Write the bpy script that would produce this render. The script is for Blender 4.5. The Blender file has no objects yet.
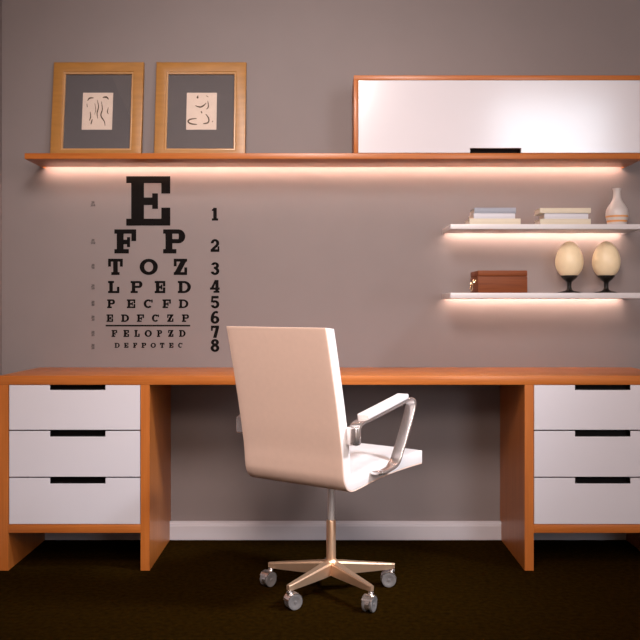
import bpy, bmesh, math, random
from mathutils import Vector, Matrix
random.seed(4)
scene = bpy.context.scene
COL = scene.collection
PI = math.pi

# ------------------------------------------------------------------ sizes (metres)
CAM_Y, CAM_Z, FPX = -3.876, 1.0104, 883.7        # back wall stands at y = 0
HOR = 308.0
VPX = 323.0
def X_(px, y): return (px - VPX) * (y - CAM_Y) / FPX
def Z_(py, y): return CAM_Z + (HOR - py) * (y - CAM_Y) / FPX
DESK_Y = -0.476
SHELF_Y = -0.245

# ------------------------------------------------------------------ materials
def srgb(r, g, b):
    f = lambda c: c / 12.92 if c <= 0.04045 else ((c + 0.055) / 1.055) ** 2.4
    return (f(r / 255), f(g / 255), f(b / 255), 1.0)

def mat(name, col, rough=0.5, metal=0.0, var=0.0, scale=30.0, bump=0.0, spec=0.5, coat=0.0, stretch=(1, 1, 1)):
    m = bpy.data.materials.new(name); m.use_nodes = True
    nt = m.node_tree; b = nt.nodes['Principled BSDF']
    b.inputs['Base Color'].default_value = col
    b.inputs['Roughness'].default_value = rough
    b.inputs['Metallic'].default_value = metal
    b.inputs['Specular IOR Level'].default_value = spec
    b.inputs['Coat Weight'].default_value = coat
    b.inputs['Coat Roughness'].default_value = 0.1
    if var or bump:
        tc = nt.nodes.new('ShaderNodeTexCoord'); mp = nt.nodes.new('ShaderNodeMapping')
        mp.inputs['Scale'].default_value = stretch
        n = nt.nodes.new('ShaderNodeTexNoise'); n.inputs['Scale'].default_value = scale
        n.inputs['Detail'].default_value = 6
        nt.links.new(tc.outputs['Object'], mp.inputs['Vector']); nt.links.new(mp.outputs['Vector'], n.inputs['Vector'])
        if var:
            r = nt.nodes.new('ShaderNodeValToRGB')
            r.color_ramp.elements[0].position = 0.3; r.color_ramp.elements[1].position = 0.7
            r.color_ramp.elements[0].color = tuple(c * (1 - var) for c in col[:3]) + (1,)
            r.color_ramp.elements[1].color = tuple(min(1, c * (1 + var)) for c in col[:3]) + (1,)
            nt.links.new(n.outputs['Fac'], r.inputs['Fac']); nt.links.new(r.outputs['Color'], b.inputs['Base Color'])
        if bump:
            bp = nt.nodes.new('ShaderNodeBump'); bp.inputs['Strength'].default_value = bump
            bp.inputs['Distance'].default_value = 0.002
            nt.links.new(n.outputs['Fac'], bp.inputs['Height']); nt.links.new(bp.outputs['Normal'], b.inputs['Normal'])
    return m

def wood(name, c0, c1, axis, rough=0.38, coat=0.15):
    m = bpy.data.materials.new(name); m.use_nodes = True
    nt = m.node_tree; b = nt.nodes['Principled BSDF']
    b.inputs['Roughness'].default_value = rough; b.inputs['Coat Weight'].default_value = coat
    b.inputs['Coat Roughness'].default_value = 0.2
    tc = nt.nodes.new('ShaderNodeTexCoord')
    def layer(across, along, scale, det):
        mp = nt.nodes.new('ShaderNodeMapping')
        mp.inputs['Scale'].default_value = tuple(along if i == axis else across for i in range(3))
        n = nt.nodes.new('ShaderNodeTexNoise'); n.inputs['Scale'].default_value = scale
        n.inputs['Detail'].default_value = det; n.inputs['Roughness'].default_value = 0.6
        n.inputs['Distortion'].default_value = 0.4
        nt.links.new(tc.outputs['Object'], mp.inputs['Vector']); nt.links.new(mp.outputs['Vector'], n.inputs['Vector'])
        return n
    b.inputs['Specular IOR Level'].default_value = 0.3
    a = layer(14, 0.5, 3.0, 5); f = layer(60, 1.2, 4.0, 3)
    mx = nt.nodes.new('ShaderNodeMath'); mx.operation = 'MULTIPLY_ADD'
    mx.inputs[1].default_value = 0.45; nt.links.new(f.outputs['Fac'], mx.inputs[0])
    m2 = nt.nodes.new('ShaderNodeMath'); m2.operation = 'MULTIPLY'; m2.inputs[1].default_value = 0.55
    nt.links.new(a.outputs['Fac'], m2.inputs[0]); nt.links.new(m2.outputs[0], mx.inputs[2])
    r = nt.nodes.new('ShaderNodeValToRGB')
    r.color_ramp.elements[0].position = 0.32; r.color_ramp.elements[1].position = 0.68
    r.color_ramp.elements[0].color = c0; r.color_ramp.elements[1].color = c1
    nt.links.new(mx.outputs[0], r.inputs['Fac']); nt.links.new(r.outputs['Color'], b.inputs['Base Color'])
    return m

def emis(name, col, strength):
    m = bpy.data.materials.new(name); m.use_nodes = True
    nt = m.node_tree; nt.nodes.remove(nt.nodes['Principled BSDF'])
    e = nt.nodes.new('ShaderNodeEmission'); e.inputs['Color'].default_value = col; e.inputs['Strength'].default_value = strength
    nt.links.new(e.outputs[0], nt.nodes['Material Output'].inputs['Surface'])
    return m

def glass(name):
    m = bpy.data.materials.new(name); m.use_nodes = True
    nt = m.node_tree; nt.nodes.remove(nt.nodes['Principled BSDF'])
    t = nt.nodes.new('ShaderNodeBsdfTransparent'); g = nt.nodes.new('ShaderNodeBsdfGlossy')
    g.inputs['Roughness'].default_value = 0.02
    fr = nt.nodes.new('ShaderNodeFresnel'); fr.inputs['IOR'].default_value = 1.45
    mx = nt.nodes.new('ShaderNodeMixShader')
    nt.links.new(fr.outputs[0], mx.inputs[0]); nt.links.new(t.outputs[0], mx.inputs[1]); nt.links.new(g.outputs[0], mx.inputs[2])
    nt.links.new(mx.outputs[0], nt.nodes['Material Output'].inputs['Surface'])
    return m

W0, W1 = (0.34, 0.092, 0.015, 1), (0.48, 0.150, 0.030, 1)
M = dict(
    wall=mat('taupe_paint', (0.208, 0.174, 0.172, 1), 0.7, var=0.02, scale=6, bump=0.02),
    warm=mat('warm_plaster', (0.60, 0.46, 0.37, 1), 0.8, var=0.02, scale=6),
    ceiling=mat('ceiling_paint', (0.70, 0.58, 0.50, 1), 0.8, var=0.02, scale=5),
    floor=mat('dark_brown_carpet', (0.0150, 0.0072, 0.0010, 1), 0.95, var=0.35, scale=55, bump=0.3, spec=0.0),
    base=mat('baseboard_paint', (0.55, 0.52, 0.56, 1), 0.45, var=0.01, scale=8),
    woodx=wood('honey_wood_long', W0, W1, 0),
    woodz=wood('honey_wood_upright', W0, W1, 2),
    white=mat('white_lacquer', (0.60, 0.575, 0.62, 1), 0.16, var=0.005, scale=4, spec=0.9),
    shelfw=mat('white_shelf_lacquer', (0.60, 0.57, 0.59, 1), 0.35, var=0.005, scale=4),
    black=mat('recess_shade_black', (0.004, 0.003, 0.003, 1), 0.6, var=0.1, scale=20, spec=0.1),  # near-black colour stands for the shade inside the hand slots
    led=emis('warm_led', (1.0, 0.71, 0.56, 1), 56.0),
    gold=mat('gold_oak_frame', (0.34, 0.155, 0.033, 1), 0.4, var=0.12, scale=12, stretch=(1, 4, 4)),
    goldlip=mat('frame_lip', (0.44, 0.24, 0.10, 1), 0.3, var=0.05, scale=20),
    matb=mat('grey_mat_board', (0.085, 0.075, 0.08, 1), 0.8, var=0.04, scale=60),
    paper=mat('cream_paper', (0.62, 0.50, 0.43, 1), 0.8, var=0.03, scale=40),
    ink=mat('sepia_ink', (0.07, 0.042, 0.022, 1), 0.8, var=0.1, scale=40),
    decal=mat('black_vinyl', (0.0050, 0.004, 0.004, 1), 0.75, var=0.05, scale=30, spec=0.06),
    decalg=mat('grey_vinyl', (0.055, 0.045, 0.045, 1), 0.6, var=0.05, scale=30, spec=0.3),
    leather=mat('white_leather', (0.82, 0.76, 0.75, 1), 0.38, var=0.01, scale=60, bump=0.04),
    leather_lit=mat('warm_lit_leather', (0.80, 0.58, 0.48, 1), 0.42, var=0.015, scale=60, bump=0.04),  # white leather; warm light on the chair's rear painted into the colour
    chrome=mat('polished_aluminium', (0.90, 0.87, 0.86, 1), 0.26, 0.95, var=0.01, scale=8),
    tubem=mat('bright_steel_tube', (0.90, 0.88, 0.88, 1), 0.4, 0.4, var=0.01, scale=8),
    alu=mat('aluminium_warm_reflection', (0.90, 0.62, 0.42, 1), 0.42, 0.85, var=0.01, scale=8),  # tan tint paints warm reflections into the metal colour
    wheel=mat('grey_wheel', (0.17, 0.16, 0.16, 1), 0.35, var=0.03, scale=20),
    cgrey=mat('blue_grey_cloth', (0.29, 0.31, 0.37, 1), 0.6, var=0.03, scale=60),
    cwhite=mat('white_cover', (0.56, 0.55, 0.60, 1), 0.5, var=0.01, scale=40),
    ccream=mat('cream_cover', (0.60, 0.53, 0.42, 1), 0.55, var=0.02, scale=40),
    pages=mat('page_block', (0.72, 0.62, 0.54, 1), 0.8, var=0.08, scale=120, stretch=(1, 1, 8)),
    ceramic=mat('white_ceramic', (0.54, 0.49, 0.48, 1), 0.3, var=0.03, scale=30),
    stripe=mat('tan_glaze', (0.60, 0.28, 0.09, 1), 0.35, var=0.08, scale=30),
    egg=mat('cream_eggshell', (0.84, 0.68, 0.45, 1), 0.4, var=0.03, scale=50),
    ebony=mat('dark_ebony', (0.008, 0.006, 0.005, 1), 0.35, var=0.1, scale=20, spec=0.25),
    mahog=wood('mahogany', (0.11, 0.024, 0.004, 1), (0.21, 0.052, 0.010, 1), 0, 0.6, 0.0),
    brass=mat('pale_brass', (0.85, 0.66, 0.42, 1), 0.25, 1.0, var=0.02, scale=20),
    pane=glass('picture_glass'),
)

# ------------------------------------------------------------------ helpers
def tag(o, label=None, cat=None, group=None, kind=None):
    if label: o['label'] = label
    if cat: o['category'] = cat
    if group: o['group'] = group
    if kind: o['kind'] = kind
    return o

def empty(name, loc, label, cat, group=None, rotz=0.0):
    o = bpy.data.objects.new(name, None); COL.objects.link(o)
    o.location = loc; o.rotation_euler = (0, 0, rotz); o.empty_display_size = 0.05
    return tag(o, label, cat, group)

def obj(name, bm, m, parent=None, loc=(0, 0, 0), rot=(0, 0, 0), smooth=True, angle=35):
    bmesh.ops.remove_doubles(bm, verts=bm.verts, dist=1e-6)
    bmesh.ops.recalc_face_normals(bm, faces=bm.faces)
    me = bpy.data.meshes.new(name); bm.to_mesh(me); bm.free()
    ms = m if isinstance(m, (list, tuple)) else [m]
    for x in ms: me.materials.append(x)
    if smooth:
        me.shade_smooth()
        me.set_sharp_from_angle(angle=math.radians(angle))
    o = bpy.data.objects.new(name, me); COL.objects.link(o)
    o.location = loc; o.rotation_euler = rot
    if parent: o.parent = parent
    return o

def bx(bm, x0, x1, y0, y1, z0, z1, bev=0.0, seg=2, mi=0):
    r = bmesh.ops.create_cube(bm, size=1.0)
    vs = r['verts']
    for v in vs:
        v.co = Vector((x0 + (v.co.x + .5) * (x1 - x0), y0 + (v.co.y + .5) * (y1 - y0), z0 + (v.co.z + .5) * (z1 - z0)))
    fs = {f for v in vs for f in v.link_faces}
    for f in fs: f.material_index = mi
    if bev:
        es = {e for v in vs for e in v.link_edges}
        bmesh.ops.bevel(bm, geom=list(es), offset=bev, segments=seg, profile=0.5, affect='EDGES', clamp_overlap=True)
    return bm

def box(*a, **k): return bx(bmesh.new(), *a, **k)

def lathe(bm, prof, seg=40, cx=0, cy=0, mats=None):
    rings = []
    for r, z in prof:
        if r < 1e-5: rings.append([bm.verts.new((cx, cy, z))])
        else: rings.append([bm.verts.new((cx + r * math.cos(2 * PI * i / seg), cy + r * math.sin(2 * PI * i / seg), z)) for i in range(seg)])
    for k in range(len(rings) - 1):
        a, b = rings[k], rings[k + 1]
        for i in range(seg):
            j = (i + 1) % seg
            if len(a) == 1 and len(b) == 1: continue
            if len(a) == 1: f = bm.faces.new((a[0], b[i], b[j]))
            elif len(b) == 1: f = bm.faces.new((a[i], a[j], b[0]))
            else: f = bm.faces.new((a[i], a[j], b[j], b[i]))
            if mats: f.material_index = mats[k]
    return bm

def prism(bm, pts, y0, y1):
    """polygon in x,z extruded from y0 to y1"""
    a = [bm.verts.new((x, y0, z)) for x, z in pts]; b = [bm.verts.new((x, y1, z)) for x, z in pts]
    n = len(pts)
    bm.faces.new(a); bm.faces.new(b[::-1])
    for i in range(n):
        j = (i + 1) % n
        bm.faces.new((a[j], a[i], b[i], b[j]))
    return bm

def tube(bm, path, rad, seg=8, caps=True):
    rads = rad if isinstance(rad, (list, tuple)) else [rad] * len(path)
    P = [Vector(p) for p in path]; rings = []
    up = Vector((0, 0, 1))
    for i, p in enumerate(P):
        d = (P[min(i + 1, len(P) - 1)] - P[max(i - 1, 0)]).normalized()
        u = d.cross(up)
        if u.length < 1e-3: u = d.cross(Vector((1, 0, 0)))
        u.normalize(); v = d.cross(u)
        rings.append([bm.verts.new(p + (u * math.cos(2 * PI * k / seg) + v * math.sin(2 * PI * k / seg)) * rads[i]) for k in range(seg)])
    for a, b in zip(rings, rings[1:]):
        for k in range(seg):
            bm.faces.new((a[k], a[(k + 1) % seg], b[(k + 1) % seg], b[k]))
    if caps: bm.faces.new(rings[0]); bm.faces.new(rings[-1][::-1])
    return bm

def catmull(pts, n=8):
    P = [Vector(p) for p in pts]; out = []
    for i in range(len(P) - 1):
        p0 = P[max(i - 1, 0)]; p1 = P[i]; p2 = P[i + 1]; p3 = P[min(i + 2, len(P) - 1)]
        for k in range(n):
            t = k / n
            out.append(0.5 * ((2 * p1) + (p2 - p0) * t + (2 * p0 - 5 * p1 + 4 * p2 - p3) * t * t + (3 * p1 - p0 - 3 * p2 + p3) * t ** 3))
    out.append(P[-1]); return out

def dup(root, loc, label, rotz=None):
    r = root.copy(); COL.objects.link(r); r.location = loc; r['label'] = label
    if rotz is not None: r.rotation_euler = (0, 0, rotz)
    for ch in list(root.children):
        c = ch.copy(); COL.objects.link(c); c.parent = r
        for g in list(ch.children):
            d = g.copy(); COL.objects.link(d); d.parent = c
    return r

# ------------------------------------------------------------------ room shell
XL, XR, YB, H = X_(2, 0), 3.10, -5.05, 3.10
def struct(name, bm, m): return tag(obj(name, bm, m, smooth=False), kind='structure')
struct('wall_back', box(XL - .1, XR + .1, 0, 0.1, -0.02, H + .05), M['wall'])
struct('wall_left', box(XL - .1, XL, YB - .1, 0, -0.02, H + .05), M['wall'])
struct('wall_right', box(XR, XR + .1, YB - .1, 0, -0.02, H + .05), M['warm'])
struct('floor', box(XL - .1, XR + .1, YB - .1, 0.1, -0.1, 0), M['floor'])
struct('ceiling', box(XL - .1, XR + .1, YB - .1, 0.1, H, H + .1), M['ceiling'])
# wall behind the camera, with a tall window opening on the right
WX0, WX1, WZ0, WZ1 = 1.62, 2.74, 0.95, 3.02
bm = bmesh.new()
bx(bm, XL, WX0, YB - .1, YB, 0, H); bx(bm, WX1, XR, YB - .1, YB, 0, H)
bx(bm, WX0, WX1, YB - .1, YB, 0, WZ0); bx(bm, WX0, WX1, YB - .1, YB, WZ1, H)
struct('wall_front', bm, M['warm'])
bm = bmesh.new()
for a, b in ((WX0 - .05, WX0 + .02), (WX1 - .02, WX1 + .05)): bx(bm, a, b, YB - .06, YB + .02, WZ0 - .05, WZ1 + .05)
for a, b in ((WZ0 - .05, WZ0 + .02), (WZ1 - .02, WZ1 + .05)): bx(bm, WX0 - .05, WX1 + .05, YB - .06, YB + .019, a, b)
struct('window_1', bm, M['base'])

# baseboards with a moulded top
def baseboard(bm, length_pts):
    (a, b) = length_pts
    prof = [(0, 0), (-.028, 0), (-.028, .060), (-.0245, .063), (-.0245, .067), (-.020, .071), (-.014, .0745), (-.010, .077), (0, .077)]
    va = [bm.verts.new((a, y, z)) for y, z in prof]; vb = [bm.verts.new((b, y, z)) for y, z in prof]
    n = len(prof); bm.faces.new(va); bm.faces.new(vb[::-1])
    for i in range(n):
        j = (i + 1) % n; bm.faces.new((va[i], vb[i], vb[j], va[j]))
    return bm
struct('baseboard_back', baseboard(bmesh.new(), (XL, XR)), M['base'])
o = struct('baseboard_left', baseboard(bmesh.new(), (0, -YB - .02)), M['base'])
o.location = (XL, YB, 0); o.rotation_euler = (0, 0, PI / 2)

# ------------------------------------------------------------------ desk: worktop + two drawer pedestals
TOP_Z, TOP_B = 0.75, 0.7148
DX0, DX1 = X_(-.9, DESK_Y), X_(674.3, DESK_Y)
o = obj('worktop', box(0, DX1 - DX0, DESK_Y, -0.001, TOP_B - TOP_B, TOP_Z - TOP_B, bev=0.0015), M['woodx'], loc=(DX0, 0, TOP_B))
tag(o, 'long honey wood desk worktop resting across both drawer pedestals', 'desk top')

def notched_front(w, z0, z1, n0, n1, nh, y0, y1):
    """drawer or door front with a hand slot cut into one long edge (top edge when nh > 0, bottom edge when < 0)"""
    if nh > 0: pts = [(0, z0), (w, z0), (w, z1), (n1, z1), (n1, z1 - nh), (n0, z1 - nh), (n0, z1), (0, z1)]
    else: pts = [(0, z0), (n0, z0), (n0, z0 - nh), (n1, z0 - nh), (n1, z0), (w, z0), (w, z1), (0, z1)]
    bm = bmesh.new()
    a = [bm.verts.new((x, y0, z)) for x, z in pts]; b = [bm.verts.new((x, y1, z)) for x, z in pts]
    n = len(pts)
    fa = bm.faces.new(a); fb = bm.faces.new(b[::-1])
    for i in range(n):
        j = (i + 1) % n; bm.faces.new((a[j], a[i], b[i], b[j]))
    bmesh.ops.recalc_face_normals(bm, faces=bm.faces)
    es = [e for e in bm.edges if all(abs(v.co.y - y0) < 1e-6 for v in e.verts)]
    bmesh.ops.bevel(bm, geom=es, offset=0.0012, segments=2, profile=0.5, affect='EDGES')
    return bm

PT = 0.0346                                   # panel thickness
PW = 0.578                                    # pedestal width over both panels
IW = PW - 2 * PT
def pedestal(x0, label):
    t = empty('drawer_pedestal', (x0, DESK_Y, 0), label, 'drawer unit', 'drawer pedestals under the desk')
    D = 0.475
    for a in (0, PW - PT):
        bm = bmesh.new()
        # notch at the back foot lets the baseboard run through
        a0, a1 = a, a + PT
        pts = [(0.0, 0), (D - .0285, 0), (D - .0285, .083), (D - .001, .083), (D - .001, TOP_B), (0, TOP_B)]
        va = [bm.verts.new((a0, y, z)) for y, z in pts]; vb = [bm.verts.new((a1, y, z)) for y, z in pts]
        bm.faces.new(va); bm.faces.new(vb[::-1])
        for i in range(6):
            j = (i + 1) % 6; bm.faces.new((va[i], va[j], vb[j], vb[i]))
        obj('side_panel', bm, M['woodz'], t, smooth=False)
    zb1 = Z_(524.6, DESK_Y); zb0 = Z_(533, DESK_Y)
    obj('bottom_panel', box(PT, PW - PT, 0.0005, D - .005, zb0, zb1, bev=.001), M['woodx'], t)
    obj('back_panel', box(PT, PW - PT, D - .02, D - .006, zb1, TOP_B), M['woodz'], t)
    rows = [(385.0, 430.0), (431.0, 477.0), (478.0, 524.3)]
    for ya, yb in rows:
        z1, z0 = Z_(ya, DESK_Y) - .0006, Z_(yb, DESK_Y) + .0004
        w = IW - 0.0045
        n0, n1 = 0.1575, 0.1575 + .2130
        nh = 0.0190 if ya < 400 else 0.0212
        dr = obj('drawer', notched_front(w, 0, z1 - z0, n0, n1, nh, 0, 0.018), M['white'], t, loc=(PT + .0023, 0.0015, z0), smooth=False)
        bm = bmesh.new()          # black lining paints the shade inside the hand slot
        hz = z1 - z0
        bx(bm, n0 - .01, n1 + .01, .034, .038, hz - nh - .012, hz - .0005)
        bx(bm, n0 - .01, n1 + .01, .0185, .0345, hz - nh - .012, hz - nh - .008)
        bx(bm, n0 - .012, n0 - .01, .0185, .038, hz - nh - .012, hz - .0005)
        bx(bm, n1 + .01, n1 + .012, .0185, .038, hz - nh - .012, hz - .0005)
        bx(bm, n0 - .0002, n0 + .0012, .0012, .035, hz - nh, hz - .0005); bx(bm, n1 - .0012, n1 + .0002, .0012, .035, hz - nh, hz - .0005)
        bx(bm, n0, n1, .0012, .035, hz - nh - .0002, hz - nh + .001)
        tag(obj('pull_shade_lining', bm, M['black'], dr, smooth=False), 'recessed finger pull with its shade painted black')
        bm = bmesh.new()          # drawer box
        bx(bm, .012, w - .012, .040, .052, .012, hz - .03); bx(bm, .012, .024, .052, .40, .012, hz - .03)
        bx(bm, w - .024, w - .012, .052, .40, .012, hz - .03); bx(bm, .012, w - .012, .40, .412, .012, hz - .03)
        bx(bm, .024, w - .024, .052, .40, .012, .02)
        obj('drawer_box', bm, M['woodx'], dr, smooth=False)
    return t
pl = pedestal(X_(-.6, DESK_Y), 'white three-drawer desk pedestal standing at the left end, below the eye chart')
XRP = X_(524.7, DESK_Y)
pr = dup(pl, (XRP, DESK_Y, 0), 'white three-drawer desk pedestal standing at the right end, below the egg stands')

# ------------------------------------------------------------------ shelves with light strips
GR, GD, GE = .036, .013, .010          # groove along the wall under each shelf: width, depth, closed end
def shelf_bm(x0, x1, th):
    bm = bmesh.new(); bx(bm, x0, x1, SHELF_Y, -GR, 0, th, bev=.0012)
    bx(bm, x0, x1, -GR - .0012, -.0005, GD, th)
    bx(bm, x0, x0 + GE, -GR - .0012, -.0005, 0, GD); bx(bm, x1 - GE, x1, -GR - .0012, -.0005, 0, GD)
    return bm
def led(parent, x0, x1, strength=1.0):
    bm = box(x0, x1, -.0335, -.0235, GD - .0035, GD - .0003)
    o = obj('light_strip', bm, M['led'], parent, smooth=False)
    return tag(o, 'glowing warm LED strip')

SX0, SX1 = X_(24.5, SHELF_Y), X_(643.8, SHELF_Y)
SZ1, SZ0 = Z_(153.1, SHELF_Y), Z_(158.9, SHELF_Y)
t = obj('wall_shelf', shelf_bm(SX0, SX1, SZ1 - SZ0), M['woodx'], loc=(0, 0, SZ0))
tag(t, 'long honey wood wall shelf carrying the picture frames and white cabinet', 'shelf')
led(t, SX0 + .012, SX1 - .012)
SM0 = X_(450.5, SHELF_Y)
Z1A, Z1B = Z_(224.1, SHELF_Y), Z_(229.2, SHELF_Y)
Z2A, Z2B = Z_(292.8, SHELF_Y), Z_(298.3, SHELF_Y)
for za, zb, lab in ((Z1A, Z1B, 'upper short white floating shelf carrying the books and vase'), (Z2A, Z2B, 'lower short white floating shelf carrying the wooden box and eggs')):
    s = obj('floating_shelf', shelf_bm(SM0, SX1, za - zb), M['shelfw'], loc=(0, 0, zb))
    tag(s, lab, 'shelf', 'short white shelves on the right')
    led(s, SM0 + .012, SX1 - .012)

# ------------------------------------------------------------------ wall cabinet
CX0 = X_(353.8, SHELF_Y); CX1 = SX1 + .004; CT = .0172
CH = Z_(75.3, SHELF_Y) - SZ1
cab = empty('wall_cabinet', (CX0, SHELF_Y, SZ1), 'long white-fronted wood-trimmed cabinet on top of the wooden shelf', 'cabinet')
cw = CX1 - CX0; CD = -SHELF_Y - .001
for a in (0, cw - CT):
    obj('side_panel', box(a, a + CT, 0, CD, 0, CH - .0188, bev=.0008), M['woodz'], cab)
obj('top_panel', box(0, cw, 0, CD, CH - .0188, CH, bev=.0008), M['woodx'], cab)
obj('back_panel', box(CT, cw - CT, CD - .01, CD, 0.001, CH - .019), M['woodz'], cab)
dw = cw - 2 * CT - .003; dz = CH - .0188 - .0025
n0 = X_(470.2, SHELF_Y) - CX0 - CT - .0015; n1 = X_(521.2, SHELF_Y) - CX0 - CT - .0015
dr = obj('door', notched_front(dw, 0, dz, n0, n1, -.0195, 0, .018), M['white'], cab, loc=(CT + .0015, .0012, .0012), smooth=False)
bm = bmesh.new()  # black plates paint the shade in the door slot
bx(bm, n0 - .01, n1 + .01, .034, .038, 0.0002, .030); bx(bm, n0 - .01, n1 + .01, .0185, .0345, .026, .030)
tag(obj('pull_shade_lining', bm, M['black'], dr, smooth=False), 'recessed finger pull with its shade painted black')

# ------------------------------------------------------------------ picture frames leaning on the wall
def frame_ring(bm, w, h, b, y0, y1, mi=0, bev=.003):
    """mitred rectangular ring, outer w x h centred on x, standing on z=0, with border b"""
    o_ = [(-w / 2, 0), (w / 2, 0), (w / 2, h), (-w / 2, h)]
    i_ = [(-w / 2 + b, b), (w / 2 - b, b), (w / 2 - b, h - b), (-w / 2 + b, h - b)]
    V = {}
    for tagn, pts in (('o', o_), ('i', i_)):
        for yy, k in ((y0, 'f'), (y1, 'b')):
            V[tagn + k] = [bm.verts.new((x, yy, z)) for x, z in pts]
    fs = []
    for i in range(4):
        j = (i + 1) % 4
        fs.append(bm.faces.new((V['of'][i], V['of'][j], V['if'][j], V['if'][i])))
        fs.append(bm.faces.new((V['ob'][j], V['ob'][i], V['ib'][i], V['ib'][j])))
        fs.append(bm.faces.new((V['of'][j], V['of'][i], V['ob'][i], V['ob'][j])))
        fs.append(bm.faces.new((V['if'][i], V['if'][j], V['ib'][j], V['ib'][i])))
    for f in fs: f.material_index = mi
    bmesh.ops.recalc_face_normals(bm, faces=bm.faces)
    es = [e for e in bm.edges if all(abs(v.co.y - y0) < 1e-6 for v in e.verts) and len({round(v.co.x, 5) for v in e.verts} | set()) and e.calc_face_angle(0) > .5]
    if bev: bmesh.ops.bevel(bm, geom=es, offset=bev, segments=3, profile=.5, affect='EDGES')
    return bm

FY = -0.085          # frame foot (front face)
FW, FH, FB = 0.392, 0.440, 0.050
def stroke(bm, pts, wid, sx, sz, y):
    c = catmull([(a, 0, b) for a, b in pts], 6); n = len(c)
    L, R = [], []
    for i, p in enumerate(c):
        d = (c[min(i + 1, n - 1)] - c[max(i - 1, 0)]); d.normalize()
        w = wid * (0.35 + 0.65 * math.sin(PI * (i + .4) / (n - .2)))
        nn = Vector((-d.z, 0, d.x)) * w / 2
        L.append(p + nn); R.append(p - nn)
    for i in range(n - 1):
        q = [L[i], L[i + 1], R[i + 1], R[i]]
        prism(bm, [(p.x * sx, p.z * sz) for p in q], y - .0005, y)
    return bm

def picture(cx, drawing, label, pc):
    t = empty('picture_frame', (cx, FY, SZ1), label, 'picture frame', 'picture frames on the wooden shelf')
    t.rotation_euler = (-math.radians(8.0), 0, 0)
    obj('frame', frame_ring(bmesh.new(), FW, FH, FB - .006, 0, .022), M['gold'], t)
    bm = bmesh.new(); frame_ring(bm, FW - 2 * (FB - .0065), FH - 2 * (FB - .0065), .008, .004, .020, bev=.002)
    for v in bm.verts: v.co.z += FB - .0065
    tag(obj('inner_lip', bm, M['goldlip'], t), 'paler bevelled inner lip of the frame')
    mw, mh = FW - 2 * FB + .006, FH - 2 * FB + .006
    obj('mat_board', box(-mw / 2, mw / 2, .0165, .0185, FB - .003, FB - .003 + mh), M['matb'], t, smooth=False)
    bmb = box(-FW / 2 + .012, FW / 2 - .012, .0190, .0215, .012, FH - .012)
    obj('backing', bmb, M['mahog'], t, smooth=False)
    pw, ph, px, pz = pc
    pr_ = obj('print', box(-pw / 2, pw / 2, 0, .0012, -ph / 2, ph / 2), M['paper'], t, loc=(px, .0150, pz), smooth=False)
    for pts, wd in drawing: obj('ink_stroke', stroke(bmesh.new(), pts, wd * .8, pw, ph, -.0001), M['ink'], pr_, smooth=False)
    obj('glass_pane', box(-mw / 2, mw / 2, .0105, .0122, FB - .003, FB - .003 + mh), M['pane'], t, smooth=False)
    return t
torso = [([(-.34, .28), (-.28, .35), (-.14, .36)], .05), ([(.16, .37), (.28, .38), (.36, .32)], .06), ([(-.36, .20), (-.34, .10)], .03),
         ([(-.02, .30), (.03, .12), (-.01, -.06), (.02, -.2)], .045), ([(.12, .26), (.16, .05), (.12, -.12), (.24, -.28), (.27, -.40)], .05),
         ([(-.24, -.02), (-.22, -.16), (-.26, -.26)], .045), ([(-.16, -.22), (-.20, -.36)], .05), ([(.36, .10), (.33, -.02), (.37, -.08)], .04),
         ([(-.1, .22), (-.06, .05), (-.09, -.1)], .025)]
seated = [([(-.12, .42), (-.15, .37), (-.11, .36)], .06), ([(.14, .42), (.22, .38)], .025), ([(-.21, .15), (-.05, .11), (.06, .15), (.15, .22)], .05),
          ([(.2, .28), (.22, .12), (.16, .05)], .04), ([(-.02, .0), (.02, -.06)], .05), ([(.14, -.08), (.24, -.2), (.22, -.31), (.06, -.34)], .06),
          ([(-.16, -.2), (-.36, -.22), (-.44, -.28), (-.34, -.34), (-.14, -.36)], .06), ([(.36, -.3), (.38, -.26)], .03)]
zf = CAM_Y
ypl = FY + .03
picture(X_(95.2, FY), torso, 'left gold-brown picture frame with a back torso line sketch', (.131, .167, -.002, .2225))
picture(X_(199.4, FY), seated, 'gold-brown picture frame nearer the cabinet with a seated figure sketch', (.131, .167, .003, .2225))

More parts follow.
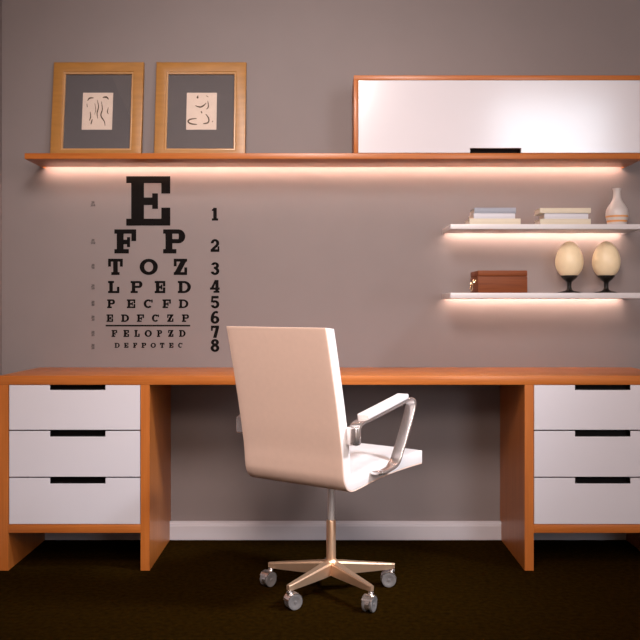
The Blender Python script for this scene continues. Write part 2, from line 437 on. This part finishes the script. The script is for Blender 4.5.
# ------------------------------------------------------------------ eye chart lettering on the wall
def rect(x0, z0, x1, z1): return [(x0, z0), (x1, z0), (x1, z1), (x0, z1)]
def arc(cx, cz, rx, rz, a0, a1, tx, tz, n=24):
    out = []
    for i in range(n):
        qa = math.radians(a0 + (a1 - a0) * i / n); qb = math.radians(a0 + (a1 - a0) * (i + 1) / n)
        out.append([(cx + rx * math.cos(qa), cz + rz * math.sin(qa)), (cx + rx * math.cos(qb), cz + rz * math.sin(qb)),
                    (cx + (rx - tx) * math.cos(qb), cz + (rz - tz) * math.sin(qb)), (cx + (rx - tx) * math.cos(qa), cz + (rz - tz) * math.sin(qa))])
    return out
def glyph(c, w, h, s=.20, t=.125):
    s *= h; t *= h; o = .10 * h                 # stem, slab thickness, serif overhang
    if c == 'E':
        return [rect(o, 0, o + s, h), rect(0, h - t, w, h), rect(0, 0, w, t), rect(o, .5 * h - t * .6, w * .72, .5 * h + t * .5),
                rect(w - s * .7, h - t * 2.5, w, h), rect(w - s * .7, 0, w, t * 2.6), rect(w * .72 - s * .45, .5 * h - t * 1.15, w * .72, .5 * h + t * 1.1)]
    if c == 'F':
        return [rect(o, 0, o + s, h), rect(0, h - t, w, h), rect(0, 0, w * .66, t), rect(o, .48 * h - t * .55, w * .72, .48 * h + t * .5),
                rect(w - s * .7, h - t * 2.7, w, h), rect(w * .72 - s * .45, .48 * h - t * 1.2, w * .72, .48 * h + t * 1.1)]
    if c == 'P':
        r = .29 * h; cx = w - min(r, w * .55)
        return [rect(o, 0, o + s, h), rect(0, 0, w * .60, t), rect(0, h - t, cx, h), rect(o, h - 2 * r, cx, h - 2 * r + t)] + arc(cx, h - r, w - cx, r, -90, 90, s * .95, t)
    if c == 'T':
        return [rect(w / 2 - s / 2, 0, w / 2 + s / 2, h), rect(0, h - t, w, h), rect(w * .22, 0, w * .78, t), rect(0, h - t * 2.7, s * .62, h), rect(w - s * .62, h - t * 2.7, w, h)]
    if c in 'O0':
        return arc(w / 2, h / 2, w / 2, h / 2, 0, 360, s * 1.0, t * 1.1, 40)
    if c == 'Z':
        return [rect(0, h - t, w, h), rect(0, 0, w, t), [(0, t * .3), (s * 1.25, t * .3), (w, h - t * .3), (w - s * 1.25, h - t * .3)], rect(0, h - t * 2.6, s * .62, h), rect(w - s * .62, 0, w, t * 2.6)]
    if c == 'L':
        return [rect(o, 0, o + s, h), rect(0, h - t, o * 2 + s, h), rect(0, 0, w, t), rect(w - s * .7, 0, w, t * 2.9)]
    if c == 'D':
        cx = w * .45
        return [rect(o, 0, o + s, h), rect(0, 0, cx, t), rect(0, h - t, cx, h)] + arc(cx, h / 2, w - cx, h / 2, -90, 90, s, t)
    if c == 'C':
        return arc(w / 2, h / 2, w / 2, h / 2, 42, 318, s, t * 1.1) + [rect(w - s * .6, h * .64, w * .985, h * .98)]
    if c == '1':
        return [rect(w / 2 - s * .55, 0, w / 2 + s * .55, h), rect(w * .08, 0, w * .92, t), [(w * .08, h * .74), (w / 2, h * .82), (w / 2, h), (w * .36, h * .96), (w * .08, h * .86)]]
    if c == '2':
        r = w / 2
        return arc(r, h - r * .98, r * .98, r * .98, -20, 180, s * .95, t) + [[(0, t), (s * 1.2, t), (w * .97, h * .56), (w - s * 1.0, h * .60)], rect(0, 0, w, t * 1.15), rect(w - s * .55, 0, w, t * 2.5),
                [(w * .99, h * .66), (w - s, h * .66), (w - s * 1.0, h * .58), (w * .96, h * .54)]]
    if c == '3':
        return arc(w / 2, h * .735, w * .46, h * .265, -90, 165, s * .92, t) + arc(w / 2, h * .30, w * .5, h * .30, -170, 90, s * .95, t) + [rect(w * .36, h * .47, w * .56, h * .47 + t)]
    if c == '4':
        return [rect(w * .55, 0, w * .55 + s, h), rect(0, h * .24, w, h * .24 + t), [(0, h * .24), (s * .95, h * .24), (w * .62, h * .84), (w * .55 + s * .5, h), (w * .50, h)], rect(w * .36, 0, w * .98, t * .9)]
    if c == '5':
        return [rect(w * .10, h - t * 1.15, w * .92, h), [(w * .10, h), (w * .10 + s * .6, h), (w * .06 + s * .6, h * .48), (w * .04, h * .48)]] + arc(w / 2, h * .33, w * .5, h * .33, -165, 140, s * .95, t)
    if c == '6':
        return arc(w / 2, h * .31, w * .5, h * .31, 0, 360, s * .95, t) + arc(w * .62, h * .36, w * .62, h * .64, 62, 178, s * .95, t)
    if c == '7':
        return [rect(0, h - t * 1.15, w, h), rect(0, h - t * 2.4, s * .6, h), [(w * .26, 0), (w * .26 + s * 1.15, 0), (w, h * .86), (w, h - t), (w - s * 1.1, h - t)]]
    if c == '8':
        return arc(w / 2, h * .745, w * .45, h * .255, 0, 360, s * .92, t, 32) + arc(w / 2, h * .295, w * .5, h * .295, 0, 360, s * .95, t, 32)
    return []

ch = empty('eye_chart', (X_(148, 0), 0, Z_(225, 0)), 'black eye test chart of letters and numbers stuck on the taupe wall', 'wall decal')
CHX, CHZ = X_(148, 0), Z_(225, 0)
def put(name, c, u0, u1, v0, v1, m, s=.2, t=.125, part=None):
    """u,v measured on the chart, in 1/3.2 pixel steps"""
    x0, x1 = X_(80 + u0 / 3.2, 0), X_(80 + u1 / 3.2, 0); z1, z0 = Z_(165 + v0 / 3.2, 0), Z_(165 + v1 / 3.2, 0)
    bm = bmesh.new()
    for i, poly in enumerate(glyph(c, x1 - x0, z1 - z0, s, t)): prism(bm, poly, -.0008 - i * 6e-6, 0.0004)
    return obj(name, bm, m, ch, loc=(x0 - CHX, 0, z0 - CHZ), smooth=False)
ROWS = [(36, 194, [('E', 148, 289)]), (206, 283, [('F', 110, 180), ('P', 266, 337)]), (300, 352, [('T', 90, 137), ('O', 191, 249), ('Z', 300, 343)]),
        (371, 410, [('L', 90, 126), ('P', 162, 200), ('E', 239, 273), ('D', 313, 355)]),
        (430, 458, [('P', 87, 112), ('E', 150, 177), ('C', 204, 233), ('F', 264, 291), ('D', 316, 347)]),
        (478, 502, [('E', 85, 106), ('D', 132, 157), ('F', 182, 205), ('C', 230, 253), ('Z', 279, 299), ('P', 326, 349)]),
        (528, 550, [('F', 101, 119), ('E', 139, 157), ('L', 174, 191), ('O', 207, 230), ('P', 246, 263), ('Z', 282, 299), ('D', 317, 338)]),
        (569, 585, [('D', 111, 127), ('E', 141, 155), ('F', 170, 183), ('P', 197, 212), ('O', 226, 243), ('T', 256, 270), ('E', 285, 299), ('C', 314, 328)])]
for k, (v0, v1, ls) in enumerate(ROWS):
    for c, u0, u1 in ls: put('letter', c, u0, u1, v0, v1, M['decal'], .26 if k == 0 else .285 if k < 6 else .28, .14 if k == 0 else .18 if k < 6 else .165)
for c, v0, v1, u0, u1 in (('1', 137, 178, 420, 444), ('2', 237, 278, 418, 446), ('3', 311, 352, 418, 446), ('4', 368, 409, 416, 447), ('5', 419, 459, 418, 446), ('6', 467, 508, 418, 446), ('7', 514, 553, 419, 445), ('8', 557, 598, 418, 446)):
    put('number', c, u0, u1, v0, v1, M['decal'], .25, .175)
x0, x1 = X_(80 + 82 / 3.2, 0), X_(80 + 353 / 3.2, 0)
z0, z1 = Z_(165 + 516.5 / 3.2, 0), Z_(165 + 511.5 / 3.2, 0)
obj('rule_line', box(x0 - CHX, x1 - CHX, -.0008, 0, z0 - CHZ, z1 - CHZ), M['decal'], ch, smooth=False)
for den, v in (('200', 124), ('100', 244.5), ('70', 324.5), ('50', 390), ('40', 442.5), ('30', 490), ('25', 539), ('20', 581)):
    bm = bmesh.new(); q = .0042 * 1.0           # one digit cell, tiny stacked fraction
    def num(s_, zc, hh):
        wd = hh * .62; tot = wd * len(s_) + hh * .12 * (len(s_) - 1); x = -tot / 2
        for d in s_:
            for poly in glyph(d, wd, hh, .24, .17):
                prism(bm, [(a + x, b + zc) for a, b in poly], -.0007, 0.0004)
            x += wd + hh * .12
    num('20', .0016, .0098); num(den, -.0118, .0098)
    prism(bm, rect(-.008, -.0007, .008, .0006), -.0007, 0)
    tag(obj('acuity_fraction', bm, M['decalg'], ch, loc=(X_(80 + 41.5 / 3.2, 0) - CHX, 0, Z_(165 + v / 3.2, 0) - CHZ), smooth=False), 'tiny grey fraction')

# ------------------------------------------------------------------ books
def book(pu0, pu1, z, h, depth, yf, cover, label, rot=0.0, group='books on the upper white shelf'):
    """book lying flat, spine towards the room"""
    x0, x1 = X_(pu0, yf), X_(pu1, yf); w = x1 - x0
    t = empty('book', (x0 + w / 2, yf + depth / 2, z), label, 'book', group, rotz=rot)
    bm = bmesh.new(); c = .0026
    hw, hd = w / 2, depth / 2
    bx(bm, -hw, hw, -hd, hd, 0, c, bev=.0006, seg=1); bx(bm, -hw, hw, -hd, hd, h - c, h, bev=.0006, seg=1)
    # rounded spine
    pts = [(-hd + .0045, 0), (-hd + .0015, .0004), (-hd, h * .25), (-hd - .0005, h * .5), (-hd, h * .75), (-hd + .0015, h - .0004), (-hd + .0045, h)]
    va = [bm.verts.new((-hw, y, zz)) for y, zz in pts]; vb = [bm.verts.new((hw, y, zz)) for y, zz in pts]
    bm.faces.new(va); bm.faces.new(vb[::-1])
    for i in range(len(pts)):
        j = (i + 1) % len(pts); bm.faces.new((va[i], va[j], vb[j], vb[i]))
    obj('cover', bm, cover, t, smooth=False)
    obj('pages', box(-hw + .003, hw - .003, -hd + .0046, hd - .003, c, h - c), M['pages'], t, smooth=False)
    return t
ypx = 1 / 241.0
yb = SHELF_Y + .006
book(469.6, 520.6, Z1A, .0235, .135, yb, M['ccream'], 'cream book at the bottom of the left stack', 0.0)
book(473.6, 515.0, Z1A + .0236, .0228, .130, yb + .004, M['cwhite'], 'white book in the middle of the left stack', .01)
book(474.6, 516.0, Z1A + .0465, .0220, .132, yb + .002, M['cgrey'], 'blue-grey book on top of the left stack', -.008)
book(540.2, 590.8, Z1A, .0225, .105, yb, M['ccream'], 'cream book at the bottom of the stack beside the vase', 0.0)
book(544.4, 588.2, Z1A + .0226, .0232, .100, yb + .005, M['cwhite'], 'white narrower book in the middle of the stack beside the vase', .006)
book(540.0, 591.0, Z1A + .0459, .0215, .105, yb + .001, M['ccream'], 'cream book on top of the stack beside the vase', -.006)

# ------------------------------------------------------------------ vase
VY = -.10
zz = lambda py: Z_(py, VY) - Z1A
rr = lambda d: d / 2 * (VY - CAM_Y) / FPX
vz = lambda py: max(0.0, zz(py + 0.9))
key = [(rr(15.5), 0), (rr(17.6), .004), (rr(20.3), vz(219.2)), (rr(21.9), vz(215.1)), (rr(21.0), vz(209.8)), (rr(17.0), vz(205.5)), (rr(12.2), vz(201.8)), (rr(8.6), vz(198.2)),
       (rr(7.2), vz(194.0)), (rr(7.1), vz(191.0)), (rr(8.0), vz(188.6)), (rr(8.6), vz(187.6))]
sm = [(p.x, p.z) for p in catmull([(a, 0, b) for a, b in key], 7)]
prof = [(0, 0)] + sm
inner = [(max(r - .004, .002), z) for r, z in reversed(sm) if z > .03]
prof = prof + inner + [(0, inner[-1][1])]
def stripe_mat(z): return 1 if (vz(216.9) < z < vz(215.1)) or (vz(221.6) < z < vz(219.7)) else 0
# insert exact stripe borders
def with_cuts(pr, cuts):
    out = [pr[0]]
    for a, b in zip(pr, pr[1:]):
        cs = sorted([c for c in cuts if min(a[1], b[1]) < c < max(a[1], b[1])], reverse=b[1] < a[1])
        for c in cs:
            t_ = (c - a[1]) / (b[1] - a[1]); out.append((a[0] + (b[0] - a[0]) * t_, c))
        out.append(b)
    return out
nout = len([0] + sm)
outer = with_cuts([(0, 0)] + sm, [vz(216.9), vz(215.1), vz(221.6), vz(219.7)])
full = outer + inner + [(0, inner[-1][1])]
mats = [stripe_mat((full[i][1] + full[i + 1][1]) / 2) if i < len(outer) - 1 else 0 for i in range(len(full) - 1)]
v = obj('vase', lathe(bmesh.new(), full, 48, mats=mats), [M['ceramic'], M['stripe']], loc=(X_(616.9, VY), VY, Z1A), angle=60)
tag(v, 'small white bottle vase with two tan stripes at the right of the books', 'vase')

# ------------------------------------------------------------------ eggs on stands (egg rests loose in its cup)
EY = -.10
def egg_bm(w, h):
    bm = bmesh.new(); prof = []
    n = 28
    for i in range(n + 1):
        a = PI * i / n
        z = -math.cos(a) * h / 2
        r = w / 2 * math.sin(a) * (1.0 - 0.11 * (z / (h / 2)) - 0.03 * (z / (h / 2)) ** 2) * 1.0
        prof.append((max(r, 0), z + h / 2))
    prof[0] = (0, 0); prof[-1] = (0, h)
    return lathe(bm, prof, 48)
base_z = Z2A
for i, (pc, la, lb) in enumerate(((569.3, 'large cream egg standing beside the wooden box, left of the pair', 'dark goblet egg stand nearer the wooden box'),
                                  (606.2, 'large cream egg under the vase, right of the pair', 'dark goblet egg stand below the vase'))):
    cx = X_(pc, EY)
    zs = lambda py: max(0.0, Z_(py, EY) - base_z)
    R = lambda d: d / 2 * (EY - CAM_Y) / FPX
    prof = [(0, 0), (R(23), 0), (R(23.4), .003), (R(20), .006), (R(10), .010), (R(5.6), .016), (R(4.2), zs(287)), (R(4.2), zs(284.5)), (R(5.0), zs(282)), (R(9.5), zs(280.2)),
            (R(15.5), zs(277.6)), (R(16.6), zs(276.0)), (R(16.2), zs(275.5)), (R(14.6), zs(276.6)), (R(8), zs(278.6)), (0, zs(279.2))]
    st = obj('egg_stand', lathe(bmesh.new(), prof, 40), M['ebony'], loc=(cx, EY, base_z), angle=50)
    tag(st, lb, 'stand', 'egg stands on the lower shelf')
    eb, et = zs(278.6), zs(241.4)
    e = obj('ornamental_egg', egg_bm(2 * R(27.3), et - eb), M['egg'], loc=(cx, EY, base_z + eb), angle=80)
    tag(e, la, 'egg', 'ornamental eggs on the lower shelf')

# ------------------------------------------------------------------ wooden box
BY = SHELF_Y + .012
bx0, bx1 = X_(478.0, BY), X_(527.5, BY); bh = Z_(270.4, BY) - Z2A; bd = .185
t = empty('keepsake_box', ((bx0 + bx1) / 2, BY, Z2A), 'reddish brown wooden box with a brass side handle on the lower white shelf', 'box')
hw = (bx1 - bx0) / 2
obj('body', box(-hw, hw, 0, bd, 0, bh * .74, bev=.002), M['mahog'], t)
obj('lid', box(-hw, hw, 0, bd, bh * .74 + .0008, bh, bev=.003), M['mahog'], t)
bm = bmesh.new()
yc = bd * .42; zc = bh * .52
for dy in (-.030, .030): lathe_ = bx(bm, -hw - .005, -hw + .0005, yc + dy - .007, yc + dy + .007, zc - .006, zc + .008, bev=.0015)
path = [(-hw - .006, yc - .030, zc), (-hw - .012, yc - .030, zc - .010), (-hw - .014, yc - .026, zc - .030), (-hw - .014, yc, zc - .038), (-hw - .014, yc + .026, zc - .030), (-hw - .012, yc + .030, zc - .010), (-hw - .006, yc + .030, zc)]
tube(bm, catmull(path, 5), .0028, 10)
tag(obj('handle', bm, M['brass'], t), 'pale brass drop handle')

# ------------------------------------------------------------------ office chair
TH = math.radians(37)
chair = empty('office_chair', (.0287, CAM_Y + 3.146, 0), 'white high-back swivel office chair with chrome arms in front of the desk', 'chair', rotz=-TH)
OFF = .0125; SW = .421
prof_o = [(-.132, .944), (-.112, .865), (-.0906, .775), (-.0735, .70), (-.0575, .62), (-.044, .55), (-.0385, .50), (-.033, .465), (-.016, .437), (.014, .4245), (.06, .4275), (.13, .437), (.234, .447), (.34, .4515), (.457, .4535)]
prof_o = [(a, b * 1.0305 - .0240) for a, b in prof_o]
pc_ = [(p.x, p.z) for p in catmull([(a, 0, b) for a, b in prof_o], 6)]
def normals(pts):
    out = []
    for i in range(len(pts)):
        a = Vector(pts[max(i - 1, 0)]); b = Vector(pts[min(i + 1, len(pts) - 1)]); d = (b - a).normalized()
        out.append(Vector((-d.y, d.x)))          # points to the sitter's side
    return out
nrm = normals(pc_)
def offs(d0):
    res = []
    for i, (p, n) in enumerate(zip(pc_, nrm)):
        res.append((p[0] + n.x * d0, p[1] + n.y * d0))
    return res
def sheet(bm, A, B, w, lateral=14, crown=0.0):
    """solid between two profile lines (y,z), w wide"""
    xs = [-w / 2 + w * i / lateral for i in range(lateral + 1)]
    n = len(A); ga, gb = [], []
    for x in xs:
        k = 1 - (2 * x / w) ** 2
        ga.append([bm.verts.new((x, y, z)) for y, z in A])
        gb.append([bm.verts.new((x, y + crown * k * (A[i][0] - y) , z + crown * k * (A[i][1] - z))) for i, (y, z) in enumerate(B)])
    for i in range(lateral):
        for j in range(n - 1):
            bm.faces.new((ga[i][j], ga[i + 1][j], ga[i + 1][j + 1], ga[i][j + 1]))
            bm.faces.new((gb[i][j + 1], gb[i + 1][j + 1], gb[i + 1][j], gb[i][j]))
        bm.faces.new((ga[i][0], gb[i][0], gb[i + 1][0], ga[i + 1][0]))
        bm.faces.new((ga[i + 1][n - 1], gb[i + 1][n - 1], gb[i][n - 1], ga[i][n - 1]))
    for j in range(n - 1):
        bm.faces.new((ga[0][j], ga[0][j + 1], gb[0][j + 1], gb[0][j]))
        bm.faces.new((ga[-1][j + 1], ga[-1][j], gb[-1][j], gb[-1][j + 1]))
    bmesh.ops.recalc_face_normals(bm, faces=bm.faces)
    es = [e for e in bm.edges if len(e.link_faces) == 2 and e.calc_face_angle(0) > 1.0]
    bmesh.ops.bevel(bm, geom=es, offset=.005, segments=3, profile=.5, affect='EDGES', clamp_overlap=True)
    return bm
def loc_s(): return (OFF, -.2, 0)
SHT = .005
def top_slope(pts, base_d):
    out = list(pts); t0 = Vector(pc_[3]) - Vector(pc_[0]); t0.normalize()
    sh = (pts[0][1] - (pc_[0][1] - .10 * base_d)) / -t0.y
    for i in range(12):
        k = sh * (1 - i / 12); t = (Vector(pc_[i + 1]) - Vector(pc_[i])).normalized()
        out[i] = (pts[i][0] + t.x * k, pts[i][1] + t.y * k)
    return out
inn = top_slope(offs(SHT + .0003), SHT)
obj('shell', sheet(bmesh.new(), pc_, top_slope(offs(SHT), SHT), SW, crown=0), M['leather_lit'], chair, loc=loc_s(), angle=50)
# cushion thickness along the profile
def thick(i):
    u = i / (len(pc_) - 1)
    return .040 if u < .55 else .040 + .004 * (u - .55) / .45
outc = []
for i, (p, n) in enumerate(zip(pc_, nrm)):
    d = SHT + thick(i); outc.append((p[0] + n.x * d, p[1] + n.y * d))
# keep the inner line from folding at the bend: simple smoothing of the bend points
for _ in range(6):
    q = outc[:]
    for i in range(1, len(outc) - 1):
        if .42 < i / len(outc) < .72: q[i] = tuple((outc[i - 1][k] + 2 * outc[i][k] + outc[i + 1][k]) / 4 for k in (0, 1))
    outc = q
outc = top_slope(outc, SHT + .040)
split = min(range(len(pc_)), key=lambda i: abs(pc_[i][0] + .016) + abs(pc_[i][1] - .437))
obj('backrest', sheet(bmesh.new(), inn[:split + 1], outc[:split + 1], SW - .001, crown=.12), M['leather'], chair, loc=loc_s(), angle=50)
obj('seat', sheet(bmesh.new(), inn[split:], outc[split:], SW - .001, crown=-.04), M['leather'], chair, loc=loc_s(), angle=50)

# arms
def band(bm, pts, x0, x1, th, n=6):
    c = [(p.x, p.z) for p in catmull([(a, 0, b) for a, b in pts], n)]
    nn = normals(c); A = [(p[0] - v.x * th / 2, p[1] - v.y * th / 2) for p, v in zip(c, nn)]; B = [(p[0] + v.x * th / 2, p[1] + v.y * th / 2) for p, v in zip(c, nn)]
    vs = [[bm.verts.new((x, y, z)) for y, z in L] for x in (x0, x1) for L in (A, B)]
    a0, b0, a1, b1 = vs; m_ = len(c)
    for j in range(m_ - 1):
        bm.faces.new((a0[j], a0[j + 1], a1[j + 1], a1[j])); bm.faces.new((b0[j + 1], b0[j], b1[j], b1[j + 1]))
        bm.faces.new((a0[j + 1], a0[j], b0[j], b0[j + 1])); bm.faces.new((a1[j], a1[j + 1], b1[j + 1], b1[j]))
    bm.faces.new((a0[0], a1[0], b1[0], b0[0])); bm.faces.new((a0[-1], b0[-1], b1[-1], a1[-1]))
    bmesh.ops.recalc_face_normals(bm, faces=bm.faces)
    es = [e for e in bm.edges if len(e.link_faces) == 2 and e.calc_face_angle(0) > 1.0]
    bmesh.ops.bevel(bm, geom=es, offset=th * .22, segments=2, profile=.5, affect='EDGES', clamp_overlap=True)
    return bm
arm_path = [(-.006, .600), (-.003, .630), (.018, .643), (.06, .650), (.15, .667), (.24, .684), (.300, .695), (.328, .694), (.339, .680), (.334, .660), (.312, .615), (.280, .560), (.252, .515), (.236, .490), (.218, .478), (.190, .471), (.135, .464)]
for sgn in (-1, 1):
    AO = OFF if sgn > 0 else OFF - .013
    xi, xo = sorted((sgn * (SW / 2 + .004) + AO, sgn * (SW / 2 + .044) + AO))
    a = obj('armrest', band(bmesh.new(), [(y - .2, z) for y, z in [(a, b - .003) for a, b in arm_path]], xi, xo, .011, 6), M['chrome'], chair, angle=40)
    bm = bmesh.new()
    pp = [(.040, .6594), (.06, .6640), (.15, .6815), (.24, .6995), (.288, .7090)]
    band(bm, [(y - .2, z) for y, z in [(a, b - .003) for a, b in pp]], xi - .0015, xo + .0015, .016, 5)
    tag(obj('arm_pad', bm, M['leather'], a, angle=40), 'white padded armrest top')
    bm = bmesh.new()
    bl, bh_ = sorted((sgn * (SW / 2 + .0006 - (.013 if sgn < 0 else 0)) + AO, sgn * (SW / 2 + .042) + AO))
    bx(bm, bl, bh_, -.224, -.194, .570, .630, bev=.006, seg=3)
    obj('bracket', bm, M['chrome'], a, angle=40)
    bm = bmesh.new()
    bl, bh_ = sorted((sgn * (SW / 2 + .0006 - (.013 if sgn < 0 else 0)) + AO, sgn * (SW / 2 + .040) + AO))
    bx(bm, bl, bh_, -.085, -.045, .4555, .4680, bev=.004, seg=2)
    obj('seat_mount', bm, M['chrome'], a, angle=40)

# column, mechanism, star base
bm = bmesh.new()
bx(bm, -.07, .07, -.07, .10, .410, .4275, bev=.006, seg=2)
lathe(bm, [(0, .376), (.014, .376), (.014, .411), (0, .411)], 28)
obj('tilt_mechanism', bm, M['chrome'], chair, angle=40)
col = obj('gas_column', lathe(bmesh.new(), [(0, .20), (.0118, .20), (.0118, .381), (0, .381)], 32), M['tubem'], chair, angle=40)
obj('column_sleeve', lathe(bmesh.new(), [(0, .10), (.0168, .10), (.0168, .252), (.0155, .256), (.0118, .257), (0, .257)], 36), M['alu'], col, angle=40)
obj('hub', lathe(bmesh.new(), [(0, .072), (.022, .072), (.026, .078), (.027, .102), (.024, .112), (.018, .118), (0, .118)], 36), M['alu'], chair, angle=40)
RT = .232
for k in range(5):
    # world angle of each leg, measured from straight towards the camera; undo the chair's own turn
    wa = math.radians(-91.5 + 36 + 72 * k) + TH
    d = Vector((math.cos(wa), math.sin(wa), 0)); s = Vector((-d.y, d.x, 0))
    bm = bmesh.new(); secs = []
    for r, zt, zb_, w in ((.014, .117, .070, .0175), (.05, .1135, .069, .0160), (.12, .104, .0685, .0130), (.19, .0950, .0690, .0105), (.228, .0900, .0700, .0090), (.240, .0885, .0715, .0065)):
        c = d * r; ring = []
        for (a, b) in ((-1, 0), (-.80, 1), (.80, 1), (1, 0), (.80, -1), (-.80, -1)):
            zm = (zt + zb_) / 2 + .70 * (zt - zb_) / 2
            z = zm if b == 0 else (zt if b > 0 else zb_)
            ring.append(bm.verts.new(c + s * (a * w) + Vector((0, 0, z))))
        secs.append(ring)
    for A, B in zip(secs, secs[1:]):
        for i in range(6):
            bm.faces.new((A[i], A[(i + 1) % 6], B[(i + 1) % 6], B[i]))
    bm.faces.new(secs[0]); bm.faces.new(secs[-1][::-1])
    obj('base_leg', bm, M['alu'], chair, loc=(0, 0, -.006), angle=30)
    # caster: stem + hood, two wheels
    p = d * RT
    yaw = math.radians([155, 95, 60, 139, -63][k]) + TH
    bm = bmesh.new()
    lathe(bm, [(0, .052), (.0075, .052), (.0075, .074), (0, .074)], 20)
    lathe(bm, [(0, .060), (.011, .060), (.011, .067), (0, .067)], 20)
    # hood: an arc over the wheels
    hr = .0308; n = 16
    ring = []
    for i in range(n + 1):
        a = math.radians(-30 + 200 * i / n)
        ring.append((math.cos(a), math.sin(a)))
    cy, cz = .016, .0295
    for x0, x1, r0, r1 in ((-.0085, .0085, .0, .0285),):
        for (c0, s0), (c1, s1) in zip(ring, ring[1:]):
            q = [(cy + c0 * .004, cz + s0 * .004), (cy + c0 * r1, cz + s0 * r1), (cy + c1 * r1, cz + s1 * r1), (cy + c1 * .004, cz + s1 * .004)]
            va = [bm.verts.new((x0, y, z)) for y, z in q]; vb = [bm.verts.new((x1, y, z)) for y, z in q]
            bm.faces.new(va); bm.faces.new(vb[::-1])
            for i in range(4):
                j = (i + 1) % 4; bm.faces.new((va[i], va[j], vb[j], vb[i]))
    # rounded hood skin wider than the wheels, over the back half
    for (c0, s0), (c1, s1) in zip(ring[5:], ring[6:]):
        q = [(cy + c0 * .0302, cz + s0 * .0302), (cy + c0 * .0325, cz + s0 * .0325), (cy + c1 * .0325, cz + s1 * .0325), (cy + c1 * .0302, cz + s1 * .0302)]
        va = [bm.verts.new((-.0205, y, z)) for y, z in q]; vb = [bm.verts.new((.0205, y, z)) for y, z in q]
        bm.faces.new(va); bm.faces.new(vb[::-1])
        for i in range(4):
            j = (i + 1) % 4; bm.faces.new((va[i], va[j], vb[j], vb[i]))
    cs = obj('caster', bm, M['chrome'], chair, loc=p, rot=(0, 0, yaw), angle=35); cs.scale = (.9, .9, .9)
    for sg in (-1, 1):
        bm = bmesh.new()
        lathe(bm, [(0, 0), (.026, 0), (.0293, .0025), (.0295, .009), (.0280, .0112), (.019, .0118), (.017, .0108), (.006, .0108), (.005, .0125), (0, .0128)], 32)
        bmesh.ops.rotate(bm, verts=bm.verts, matrix=Matrix.Rotation(sg * PI / 2, 3, 'Y'))
        obj('wheel', bm, M['wheel'], cs, loc=(sg * .0088, cy, cz), angle=35)

# ------------------------------------------------------------------ lights
def area(name, loc, target, sx, sy, power, col, spread=180):
    l = bpy.data.lights.new(name, 'AREA'); l.shape = 'RECTANGLE'; l.size = sx; l.size_y = sy; l.energy = power; l.color = col
    l.spread = math.radians(spread)
    o = bpy.data.objects.new(name, l); COL.objects.link(o); o.location = loc
    d = Vector(target) - Vector(loc)
    o.rotation_euler = d.to_track_quat('-Z', 'Y').to_euler()
    return o
area('window_daylight', ((WX0 + WX1) / 2, YB - .02, (WZ0 + WZ1) / 2), ((WX0 + WX1) / 2, 0, (WZ0 + WZ1) / 2), WX1 - WX0 - .05, WZ1 - WZ0 - .05, 64, (0.88, 0.93, 1.0))
def point_light(name, loc, r, power, col):
    l = bpy.data.lights.new(name, 'POINT'); l.shadow_soft_size = r; l.energy = power; l.color = col
    o = bpy.data.objects.new(name, l); COL.objects.link(o); o.location = loc
def spot(name, loc, target, r, power, col, cone, blend):
    l = bpy.data.lights.new(name, 'SPOT'); l.shadow_soft_size = r; l.energy = power; l.color = col
    l.spot_size = math.radians(cone); l.spot_blend = blend
    o = bpy.data.objects.new(name, l); COL.objects.link(o); o.location = loc
    o.rotation_euler = (Vector(target) - Vector(loc)).to_track_quat('-Z', 'Y').to_euler()
spot('ceiling_spotlight', (-.15, -2.9, 2.7), (-.15, 0, 1.05), .4, 330, (1.0, .88, .83), 70, 1.0)
point_light('warm_fill_light', (-.1, -3.6, 1.9), .25, 88, (1.0, .80, .68))  # unseen point light, added to warm and brighten the chair's rear
spot('ceiling_spotlight_right', (2.3, -1.75, 2.95), (-.10, -.72, .40), .3, 680, (0.86, 0.92, 1.0), 34, 1.0)

w = bpy.data.worlds.new('World'); scene.world = w; w.use_nodes = True
w.node_tree.nodes['Background'].inputs['Color'].default_value = (0.9, 0.8, 0.75, 1)
w.node_tree.nodes['Background'].inputs['Strength'].default_value = 0.09

# ------------------------------------------------------------------ camera
cam = bpy.data.cameras.new('Camera'); co = bpy.data.objects.new('Camera', cam); COL.objects.link(co)
co.location = (0, CAM_Y, CAM_Z); co.rotation_euler = (PI / 2, 0, 0)
cam.sensor_width = 36; cam.lens = FPX / 640 * 36
cam.shift_x = -(VPX - 320) / 640
cam.shift_y = -(320 - HOR) / 640
cam.clip_start = .05
scene.camera = co
vs = scene.view_settings
vs.view_transform = 'Standard'; vs.look = 'None'; vs.gamma = 1.0; vs.use_curve_mapping = False
vs.exposure = 0.0
